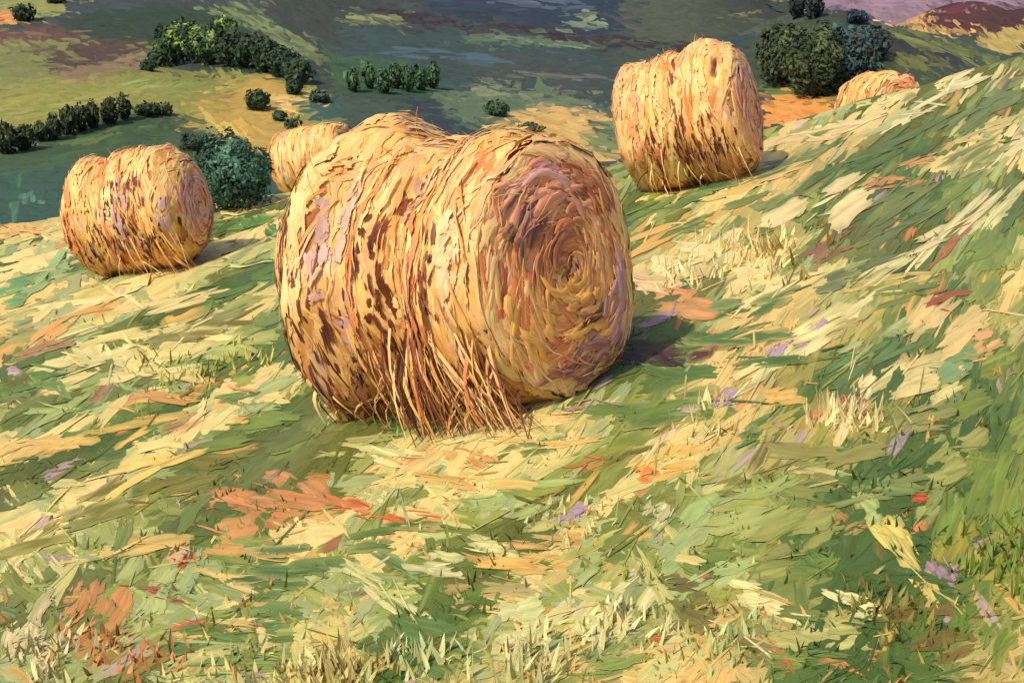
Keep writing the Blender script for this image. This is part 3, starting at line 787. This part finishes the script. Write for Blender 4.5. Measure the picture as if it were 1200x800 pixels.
    # ---- end faces
    for sgn in (1, -1):
        E_ = Strokes()
        nr = 20; rr = np.linspace(0.001, 1, nr); Rg, Tg = np.meshgrid(rr, tt, indexing='ij')
        rim = RR(np.full(Tg.shape, hs * sgn), Tg)
        bul = 0.05 * (1 - Rg ** 4) + 0.02 * (fbm(Rg * 5, Tg * 2, 8) - .5)
        V = np.stack([sgn * (hs - 0.01 + bul), -rim * Rg * np.sin(Tg), R0 * .985 + rim * Rg * np.cos(Tg)], -1).reshape(-1, 3)
        idx = np.arange(nr * nt).reshape(nr, nt)
        f = np.stack([idx[:-1, :-1], idx[1:, :-1], idx[1:, 1:], idx[:-1, 1:]], -1).reshape(-1, 4)
        E_.V.append(V); E_.Fq.append(f); E_.C.append(np.tile(lin((214, 146, 92)), (len(V), 1))); E_.ST.append(V * 12); E_.E.append(np.zeros(len(V))); E_.D.append(E_.C[-1]); E_.n = len(V)

        def ring(n, Lr, Wr, lift, r=None, th=None, c=None, spir=.06):
            r = np.sqrt(rng.uniform(.01, .97, n)) if r is None else r
            th = rng.uniform(-np.pi, np.pi, n) if th is None else th
            if c is None:
                K = [(230, 146, 92), (220, 128, 78), (236, 172, 108), (224, 150, 124), (206, 112, 72), (240, 192, 132), (200, 148, 148), (160, 80, 56)]
                w = np.array([3, 3, 2.2, 1.6, 2, 1.2, 1.0, .9]); w /= w.sum()
                c = np.array([lin(k_, 1.45) for k_ in K])[rng.choice(len(K), n, p=w)]
                oc = (r > .86) & (rng.random(n) < .75)
                c[oc] = lin((250, 206, 136), 1.15)
            U, Vv, Ug, Vg, hh, Ee = E_.grid(n, 7, 5, .2)
            L = rng.uniform(*Lr, n); W = rng.uniform(*Wr, n)
            rimr = R0 * pr[-1] if sgn > 0 else R0 * pr[0]
            RG = r[:, None, None] * rimr + Vg * W[:, None, None] + (spir * rng.normal(.3, 1, (n, 1, 1))) * Ug * L[:, None, None]
            TG = th[:, None, None] + Ug * (L / np.maximum(r * rimr, .12))[:, None, None]
            RG = np.clip(RG, 0.01, rimr * 1.02)
            q = RG / rimr
            X = hs + 0.05 * (1 - np.clip(q, 0, 1) ** 4) + lift * rng.uniform(.3, 1, n)[:, None, None] + .22 * np.minimum(W, .04)[:, None, None] * (hh * 1.5 - .5) - .005
            rl = RR(np.full(TG.shape, hs * sgn * 1.0), TG) / rimr
            P = np.stack([sgn * X, -RG * rl * np.sin(TG), R0 * .985 + RG * rl * np.cos(TG)], -1)
            c2 = .45 * c + .55 * np.array([lin(k_, 1.45) for k_ in [(226, 152, 92), (236, 176, 108), (220, 150, 120), (240, 192, 128)]])[rng.integers(0, 4, n)]
            E_.add(P, E_.cols(jit(c, n, .07, .03), jit(.65 * c + .35 * c2, n, .12, .05), n, 7, 5), E_.st(U, Vv, L * pxm, W * pxm, n), Ee, c2)
        ring(int(200 * D), (.10, .22), (.04, .07), .01, spir=.25)
        ring(int(240 * D), (.06, .20), (.014, .050), .020, spir=.35)
        if sgn > 0 and face_patches:
            for (r0, th0, dr, dth, cl, n) in face_patches:
                n = int(n)
                r = np.clip(r0 + rng.normal(0, .6, n) * dr, .02, .98); th = -th0 + rng.normal(0, .6, n) * dth
                ring(n, (.05, .19), (.016, .042), .036, r, th, np.tile(lin(cl, 1.35), (n, 1)), spir=.3)
        ring(int(70 * D), (.05, .18), (.003, .008), .045, spir=.4)
        E_.build('end_face', M_STRAW, root)
    # ---- loose straw hanging down to the ground on the viewer's side
    if skirt > 0:
        K_ = Strokes(); n = int(80 * D * skirt)
        inv = M.inverted()
        th = rng.uniform(1.75, 2.5, n); s = hs * (1.9 * rng.beta(1.8, 1.1, n) - .95)
        base = cyl(th, s, .01)
        out = rng.uniform(.02, .30, n) * (0.6 + .6 * (s > 0))
        tip = base.copy(); tip[:, 1] = -R0 * rng.uniform(.62, .9, n) - out * .5; tip[:, 0] += rng.normal(.05, .10, n) + .22 * (s > 0) * rng.random(n)
        tip[:, 2] = rng.uniform(-.02, .14, n)
        # drop the tips on the terrain
        tw = np.array([list((Matrix.Translation(loc) @ M) @ Vector(p)) for p in tip])
        tw[:, 2] = H(tw[:, 0], tw[:, 1]) + rng.uniform(.0, .05, n)
        Mi = (Matrix.Translation(loc) @ M).inverted()
        tip = np.array([list(Mi @ Vector(p)) for p in tw])
        c = bale_colour(np.full(n, 1.0), s, kind, n)
        dk = rng.random(n) < .42; c[dk] = lin((112, 62, 38))
        add_stalks(K_, base, tip, rng.uniform(.003, .016, n), c, bow=.12)
        K_.build('loose_straw', M_STRAW, root)
    return root


def add_stalks(S, A, Bp, w, c, bow=0.02):
    n = len(A); u = np.linspace(0, 1, 6)[None, :, None]; v = np.linspace(-1, 1, 3)[None, None, :]
    d = Bp - A
    side = np.cross(d, rng.normal(size=(n, 3))); side /= np.linalg.norm(side, axis=1, keepdims=True) + 1e-9
    P = A[:, None, None, :] + u[..., None] * d[:, None, None, :] + (w[:, None, None] * (1 - .75 * u) * v)[..., None] * side[:, None, None, :]
    bo = np.zeros((n, 3)); bo[:, 1] = -bow * rng.uniform(.2, 1, n); bo[:, 2] = bow * .3
    P = P + (np.sin(np.pi * u) * np.ones_like(v))[..., None] * bo[:, None, None, :]
    C = np.broadcast_to(jit(c, n, .1)[:, None, None, :], (n, 6, 3, 3)).copy()
    U = np.broadcast_to(u, (n, 6, 3)); Vv = np.broadcast_to(v, (n, 6, 3))
    S.add(P, C, np.stack([U * 3, Vv * 1.5, U * 0 + rng.random((n, 1, 1)) * 300], -1), np.zeros((n, 6, 3)))


def foot(px, depth, dz=0.0):
    u, _ = pix_slopes(px, 400)
    # horizontal bearing only (x/y at mid height); good enough, the camera looks down a little
    x = u * depth; return (float(x), depth, float(H(x, depth)) + dz)


TILT = -math.atan(SL)


def bale_at(cx, cy, yaw):
    """foot of the bale's middle on the slope; tilt of the axis follows the ground"""
    z = float(H(cx, cy))
    ax = math.cos(yaw) * SL                      # rise along the axis
    return (cx, cy, z), -math.atan(ax)


# the big bale in front
yaw = math.radians(-38)
loc, tl = bale_at(-0.24, 9.12, yaw)
FP = [(.62, -.75, .2, .25, (118, 66, 74), 30), (.62, -.95, .1, .25, (76, 42, 54), 16), (.75, .45, .14, .5, (150, 72, 48), 46), (.80, .75, .1, .3, (176, 96, 64), 20), (.45, .05, .15, .6, (176, 96, 66), 26),
      (.25, -.6, .12, .6, (156, 84, 60), 12), (.3, -1.2, .15, .5, (170, 96, 66), 12), (.6, -.2, .2, .4, (222, 146, 118), 26), (.8, -.2, .08, .5, (208, 148, 146), 16),
      (.55, -2.2, .25, .5, (232, 168, 82), 50), (.35, 2.6, .3, .8, (226, 160, 76), 50), (.45, 1.5, .2, .6, (236, 172, 110), 30), (.75, 2.3, .14, .5, (176, 132, 148), 44),
      (.85, 2.9, .1, .5, (120, 70, 74), 30), (.7, 3.0, .1, .3, (140, 90, 100), 18), (.45, 2.7, .08, .2, (80, 40, 34), 9), (.85, 1.3, .07, .7, (240, 196, 132), 26)]
BP = [(1.0, -.30, .30, .03, (220, 178, 150), 14), (1.3, -.42, .35, .035, (204, 164, 158), 16), (.75, .2, .3, .03, (190, 148, 122), 14),
      (1.5, -.12, .5, .04, (226, 134, 80), 34), (1.5, .45, .5, .04, (230, 148, 98), 26), (.5, -.05, .14, .03, (220, 140, 80), 10),
      (1.0, -.55, .7, .05, (250, 208, 136), 30), (.9, .38, .7, .06, (250, 208, 140), 34), (.4, -.8, .5, .05, (244, 190, 116), 20), (.5, -.5, .4, .04, (248, 202, 124), 20),
      (1.5, .8, .4, .04, (246, 204, 150), 20), (1.7, .2, .25, .05, (250, 204, 132), 14),
      (.85, .13, .30, .03, (120, 62, 34), 16), (1.2, .05, .2, .05, (96, 48, 28), 20), (1.55, .08, .28, .07, (104, 54, 30), 34), (1.3, .66, .15, .05, (118, 66, 44), 18), (1.5, .6, .2, .06, (150, 78, 44), 18),
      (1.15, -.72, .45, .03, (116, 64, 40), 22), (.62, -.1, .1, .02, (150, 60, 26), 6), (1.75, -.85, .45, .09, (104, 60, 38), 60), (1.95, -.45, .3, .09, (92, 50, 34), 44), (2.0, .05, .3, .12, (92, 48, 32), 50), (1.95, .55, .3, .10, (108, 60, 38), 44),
      (2.1, -.85, .15, .06, (206, 100, 52), 14), (1.45, -.5, .3, .03, (110, 64, 42), 14), (1.9, .3, .3, .06, (246, 202, 132), 16), (1.9, -.2, .3, .05, (240, 190, 120), 16), (1.8, -.65, .3, .04, (240, 190, 120), 12)]
make_bale('round_bale', loc, 1.64, 0.84, yaw, tl, 1, 1.9, [(-1, .97), (-.88, 1.15), (-.64, 1.27), (-.42, 1.13), (-.28, 1.03), (-.1, 1.07), (.0, 1.05), (.18, .87), (.38, 1.02), (.75, 1.04), (.93, 1.0), (1, .93)],
          'largest round straw bale in front, its mauve and orange spiral end turned to the right', 1.5, FP, body_patches=BP)
# left bale
yaw = math.radians(-9)
loc, tl = bale_at(-4.71, 18.3, yaw)
make_bale('round_bale', loc, 1.56, 0.745, yaw, tl, 2, .9, [(-1, .74), (-.92, .90), (-.75, .99), (-.3, 1.0), (-.1, 1.04), (.2, 1.05), (.75, 1.0), (.92, .88), (1, .72)],
          'round straw bale at the left, dark broken foot, in front of the teal bush', .6, [(.5, 0, .4, 3, (206, 160, 160), 70), (.7, -1.8, .2, .8, (170, 120, 150), 24), (.8, 2.6, .2, .6, (110, 66, 60), 20)], pxm=95,
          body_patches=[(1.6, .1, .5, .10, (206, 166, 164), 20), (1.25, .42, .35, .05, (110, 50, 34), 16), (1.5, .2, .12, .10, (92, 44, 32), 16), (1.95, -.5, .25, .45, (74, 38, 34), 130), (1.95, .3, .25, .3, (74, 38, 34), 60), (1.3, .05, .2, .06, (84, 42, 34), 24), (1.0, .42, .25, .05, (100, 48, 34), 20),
                        (1.6, -.85, .4, .08, (232, 138, 84), 18), (1.7, .85, .4, .08, (204, 168, 172), 14), (1.1, -.5, .6, .1, (252, 196, 106), 26), (1.4, 0.0, .5, .06, (255, 214, 140), 20), (2.0, .35, .2, .08, (222, 168, 130), 14)])
# right bale, higher up the slope
yaw = math.radians(-21)
loc, tl = bale_at(2.31, 17.3, yaw)
make_bale('round_bale', loc, 1.44, 0.80, yaw, tl - .07, 3, .9, [(-1, .84), (-.93, .95), (-.6, .99), (-.1, 1.0), (.08, .975), (.25, 1.05), (.7, 1.06), (.9, .98), (1, .84)],
          'round straw bale up the slope at the right, split into two thick bands', .6, [(.6, 0, .4, 3, (206, 164, 156), 40), (.8, 1.2, .15, .8, (150, 96, 80), 14)], pxm=100,
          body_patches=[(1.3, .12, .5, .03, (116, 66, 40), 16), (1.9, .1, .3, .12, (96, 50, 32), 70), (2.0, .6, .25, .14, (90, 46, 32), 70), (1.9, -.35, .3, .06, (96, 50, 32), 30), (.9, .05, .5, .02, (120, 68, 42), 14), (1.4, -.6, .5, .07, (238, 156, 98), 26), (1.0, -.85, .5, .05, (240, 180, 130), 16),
                        (1.2, .55, .6, .12, (255, 200, 126), 34), (2.0, -.5, .2, .2, (196, 120, 70), 20), (1.3, -.25, .6, .05, (255, 212, 134), 20)])
# bale behind the big one
yaw = math.radians(-20)
loc, tl = bale_at(-3.62, 27.0, yaw)
make_bale('round_bale', (loc[0], loc[1], loc[2]), 1.35, 0.62, yaw, tl, 4, .4, [(-1, .9), (-.7, 1), (.7, 1), (1, .93)],
          'peach straw bale half hidden behind the left end of the largest bale', 0, None, pxm=60)
# far bale below the brow
yaw = math.radians(-62)
loc, tl = bale_at(7.85, 30.6, yaw)
make_bale('round_bale', (loc[0], loc[1], loc[2] - .36), 1.3, 0.74, yaw, tl, 5, .4, [(-1, .92), (-.7, 1), (.7, 1), (1, .95)],
          'smallest orange straw bale far off at the right, cut off by the brow', 0, [(.3, 1.3, .2, .8, (150, 96, 70), 10)], pxm=55)


# ------------------------------------------------------------------ trees and bushes
def crown(cx, cy, cz, rx, rz, n, cols, pxm, up=0.0, vertical=False):
    S = Strokes()
    n = int(min(4200, 40 + 1.5 * rx * rz * pxm * pxm))
    d = rng.normal(size=(n, 3)); d /= np.linalg.norm(d, axis=1, keepdims=True)
    r = rng.uniform(.35, 1, n) ** .6
    lob = 0.62 + 0.76 * fbm(d[:, 0] * 2.2 + 5 + cx, d[:, 2] * 2.2 + d[:, 1] * 1.5 + 9, 70)
    C0 = np.stack([d[:, 0] * rx * r * lob, d[:, 1] * rx * r * lob, cz + d[:, 2] * rz * r * lob], -1)
    nrm = d + 0.5 * rng.normal(size=(n, 3)); nrm /= np.linalg.norm(nrm, axis=1, keepdims=True)
    t = np.cross(nrm, rng.normal(size=(n, 3)) * (0.3 if vertical else 1) + (np.array([1, 0.2, 0]) if vertical else 0)); t /= np.linalg.norm(t, axis=1, keepdims=True)
    b = np.cross(nrm, t)
    U, Vv, Ug, Vg, hh, E = S.grid(n, 4, 4, .25)
    L = rng.uniform(1.8, 4.6, n) / pxm; W = rng.uniform(1.0, 2.2, n) / pxm
    P = C0[:, None, None, :] + (Ug * L[:, None, None])[..., None] * t[:, None, None, :] + (Vg * W[:, None, None])[..., None] * b[:, None, None, :] + (hh * W[:, None, None] * .4)[..., None] * nrm[:, None, None, :]
    A = np.array([lin(c_, 1.3) for c_ in cols]); cc = A[np.clip((fbm(C0[:, 0] / rx * 2 + 3, C0[:, 2] / rz * 2 + 4, 90) * 1.4 - .2 + rng.normal(0, .08, n)) * len(A), 0, len(A) - 1).astype(int)]
    S.add(P, S.cols(jit(cc, n, .12), jit(cc, n, .2), n, 4, 4), S.st(U, Vv, L * pxm, W * pxm, n), E)
    return S


def limb(S, a, b, r0, r1, col):
    a = np.array(a, float); b = np.array(b, float); d = b - a
    k = 7; ns_ = 5
    e1 = np.cross(d, [0.3, 1, 0.1]); e1 /= np.linalg.norm(e1); e2 = np.cross(d, e1); e2 /= np.linalg.norm(e2)
    u = np.linspace(0, 1, ns_)[:, None]; t = np.linspace(0, 2 * np.pi, k + 1)[None, :]
    r = (r0 * (1 - u) + r1 * u)
    P = a + u[..., None] * d + (r * np.cos(t))[..., None] * e1 + (r * np.sin(t))[..., None] * e2
    P = P[None]
    C = np.broadcast_to(lin(col), P.shape).copy()
    S.add(P, C, P * 3, np.zeros(P.shape[:3]))


def tree(name, px, py_foot, hw_px, h_px, cols, label, cat, group=None, n=260, round_=True, depth=None, vertical=False):
    x, y, ok = ray(px, py_foot)
    x = float(x[0]); y = float(y[0])
    pxm = F / y; rx = hw_px / pxm; h = h_px / pxm
    root = bpy.data.objects.new(name, None); COL.objects.link(root)
    z = float(H(x, y)); root.location = (x, y, z)
    tag(root, label, cat, group)
    rx *= 1.15 if vertical else 1.3; rz = h * .58; cz = h * .52
    crown(x, y, cz, rx, rz, n, cols, pxm, vertical=vertical).build('crown', M_LEAF, root)
    Tk = Strokes()
    limb(Tk, (0, 0, -0.3), (0.02 * h, 0, cz), .06 * h, .03 * h, (70, 54, 40))
    for k_ in range(3):
        a_ = k_ * 2.1 + .5
        limb(Tk, (0.01 * h, 0, cz * .6), (rx * .5 * math.cos(a_), rx * .5 * math.sin(a_), cz + rz * .3), .03 * h, .01 * h, (70, 54, 40))
    Tk.build('trunk', M_BARK, root)
    return root


DK = [(34, 50, 34), (44, 62, 42), (56, 76, 46), (40, 56, 48)]
DL = [(34, 52, 36), (46, 68, 42), (60, 84, 48), (112, 134, 68), (132, 148, 82)]
TEAL = [(46, 70, 54), (54, 84, 66), (66, 100, 80), (84, 120, 98)]
# wood above the fields
for i, (tx, ty, hw, hh_) in enumerate([(186, 78, 9, 20), (174, 83, 8, 12), (205, 78, 17, 46), (232, 74, 15, 42), (196, 70, 12, 34), (250, 76, 16, 36), (272, 78, 16, 38), (292, 80, 16, 36), (312, 84, 15, 34), (332, 90, 15, 32), (350, 98, 14, 26), (222, 52, 14, 26), (262, 48, 16, 26)]):
    x_where = ['beside the left end of the wood', 'lowest shrub at the left edge of the wood', 'tallest pale-topped tree at the left of the wood', 'tree second from the wood\'s bright-topped one',
               'narrow dark tree at the back left of the wood', 'dark tree in the middle of the wood with a pale patch', 'dark tree right of the middle of the wood', 'dark blue-green tree in the right half of the wood',
               'dark tree near the right end of the wood', 'low dark tree at the right end of the wood', 'last small dark tree of the wood going downhill', 'pale green tree behind the top of the wood', 'olive tree behind the middle of the wood'][i]
    tree('tree', tx, ty, hw, hh_, DL if i in (2, 3, 5, 11, 12) else DK, 'dark ' + x_where if not x_where.startswith(('dark', 'low', 'last', 'pale', 'olive', 'tallest', 'lowest', 'narrow')) else x_where, 'tree', 'trees of the dark wood above the fields', n=220)
# hedgerow of dark upright trees
hx = [(8, 180, 12, 34), (30, 176, 11, 30), (48, 166, 8, 22), (64, 164, 9, 30), (80, 158, 9, 32), (95, 154, 8, 30), (109, 150, 8, 28), (128, 146, 9, 30), (146, 141, 7, 28)]
lab = ['first and broadest dark tree of the hedgerow at the picture\'s left edge', 'second dark tree of the hedgerow from the left edge', 'smallest gap-filling dark tree, third in the hedgerow', 'fourth dark upright tree in the hedgerow',
       'fifth dark upright tree in the middle of the hedgerow', 'sixth dark upright tree in the hedgerow', 'dark upright hedgerow tree, third from its right end', 'dark hedgerow tree, next to last at the right', 'rightmost narrow dark tree ending the hedgerow']
for (tx, ty, hw, hh_), l_ in zip(hx, lab):
    tree('hedgerow_tree', tx, ty, hw, hh_, [(40, 48, 34), (52, 60, 38), (70, 78, 44)], l_, 'tree', 'dark trees of the hedgerow on the left', n=160, vertical=True)
tree('bush', 172, 136, 11, 14, DK, 'low wide dark bush right of the hedgerow', 'bush', n=140)
tree('bush', 190, 135, 9, 13, [(52, 62, 40), (70, 80, 46)], 'low dark bush with a rusty edge right of the hedgerow', 'bush', n=120)
tree('bush', 303, 129, 12, 22, [(40, 54, 34), (60, 74, 40)], 'round dark bush standing alone on the yellow field', 'bush', n=200)
tree('bush', 345, 111, 8, 18, DK, 'small dark bush at the top edge of the yellow field', 'bush', n=140)
tree('bush', 327, 142, 7, 11, DK, 'small dark bush below the round one on the yellow field', 'bush', n=120)
tree('bush', 344, 152, 8, 12, DK, 'lowest dark bush on the yellow field near the big bale', 'bush', n=120)
tree('bush', 375, 120, 10, 12, [(50, 66, 54), (60, 84, 72)], 'dark teal bush right of the yellow field', 'bush', n=120)
tree('bush', 28, 25, 11, 18, DK, 'round dark bush alone at the top left corner', 'bush', n=160)
tree('bush', 66, 4, 8, 9, DK, 'little dark bush at the very top left', 'bush', n=80)
tree('tree', 272, 244, 42, 80, TEAL, 'large teal tree rising behind the left bale', 'tree', n=900)
tree('bush', 232, 176, 18, 16, [(44, 54, 44), (54, 66, 50)], 'dark low bush above the large teal tree', 'bush', n=160)
tree('bush', 583, 136, 12, 16, [(58, 76, 56), (72, 92, 64)], 'round grey-green bush in the middle valley', 'bush', n=150)
tree('bush', 622, 155, 12, 10, [(60, 70, 50), (80, 84, 54)], 'small dark bush on the tan field edge', 'bush', n=90)
tree('tree', 934, 22, 9, 30, [(34, 36, 36), (46, 50, 44)], 'left one of two dark trees on the brow at the top right', 'tree', 'two dark trees on the brow', n=160, vertical=True)
tree('tree', 953, 22, 9, 32, [(38, 40, 44), (48, 52, 50)], 'right one of two dark trees on the brow at the top right', 'tree', 'two dark trees on the brow', n=160, vertical=True)
tree('bush', 1004, 28, 10, 16, [(38, 44, 58), (50, 66, 76)], 'dark blue bush on the ridge right of the two trees', 'bush', n=120)
for (tx, ty, hw, hh_, l_) in [(915, 100, 26, 62, 'broad olive tree on the right hill behind the upper bale'), (955, 112, 30, 74, 'broad dark tree on the right hill, middle of three'), (995, 104, 28, 66, 'blue-green tree on the right hill'), (1020, 70, 20, 36, 'dark tree at the right shoulder of the hill')]:
    tree('tree', tx, ty, hw, hh_, [(50, 60, 42), (66, 78, 50), (84, 96, 60)] if tx < 980 else [(40, 52, 56), (56, 80, 76), (60, 66, 60)], l_, 'tree', 'trees on the dark hill at the right', n=360)

# soft green trees standing in a loose row in the valley, left of the middle
row = [(414, 108, 'first, at the left end'), (432, 104, 'second from the left'), (449, 110, 'third from the left'), (464, 104, 'middle one'), (478, 108, 'third from the right'), (492, 106, 'second from the right'), (507, 104, 'last, at the right end')]
for tx, ty, l_ in row:
    tree('tree', tx, ty, 7, 27, [(54, 78, 54), (64, 90, 58), (74, 102, 62)], 'soft green tree in the valley row, ' + l_, 'tree', 'green trees of the valley row', vertical=True)
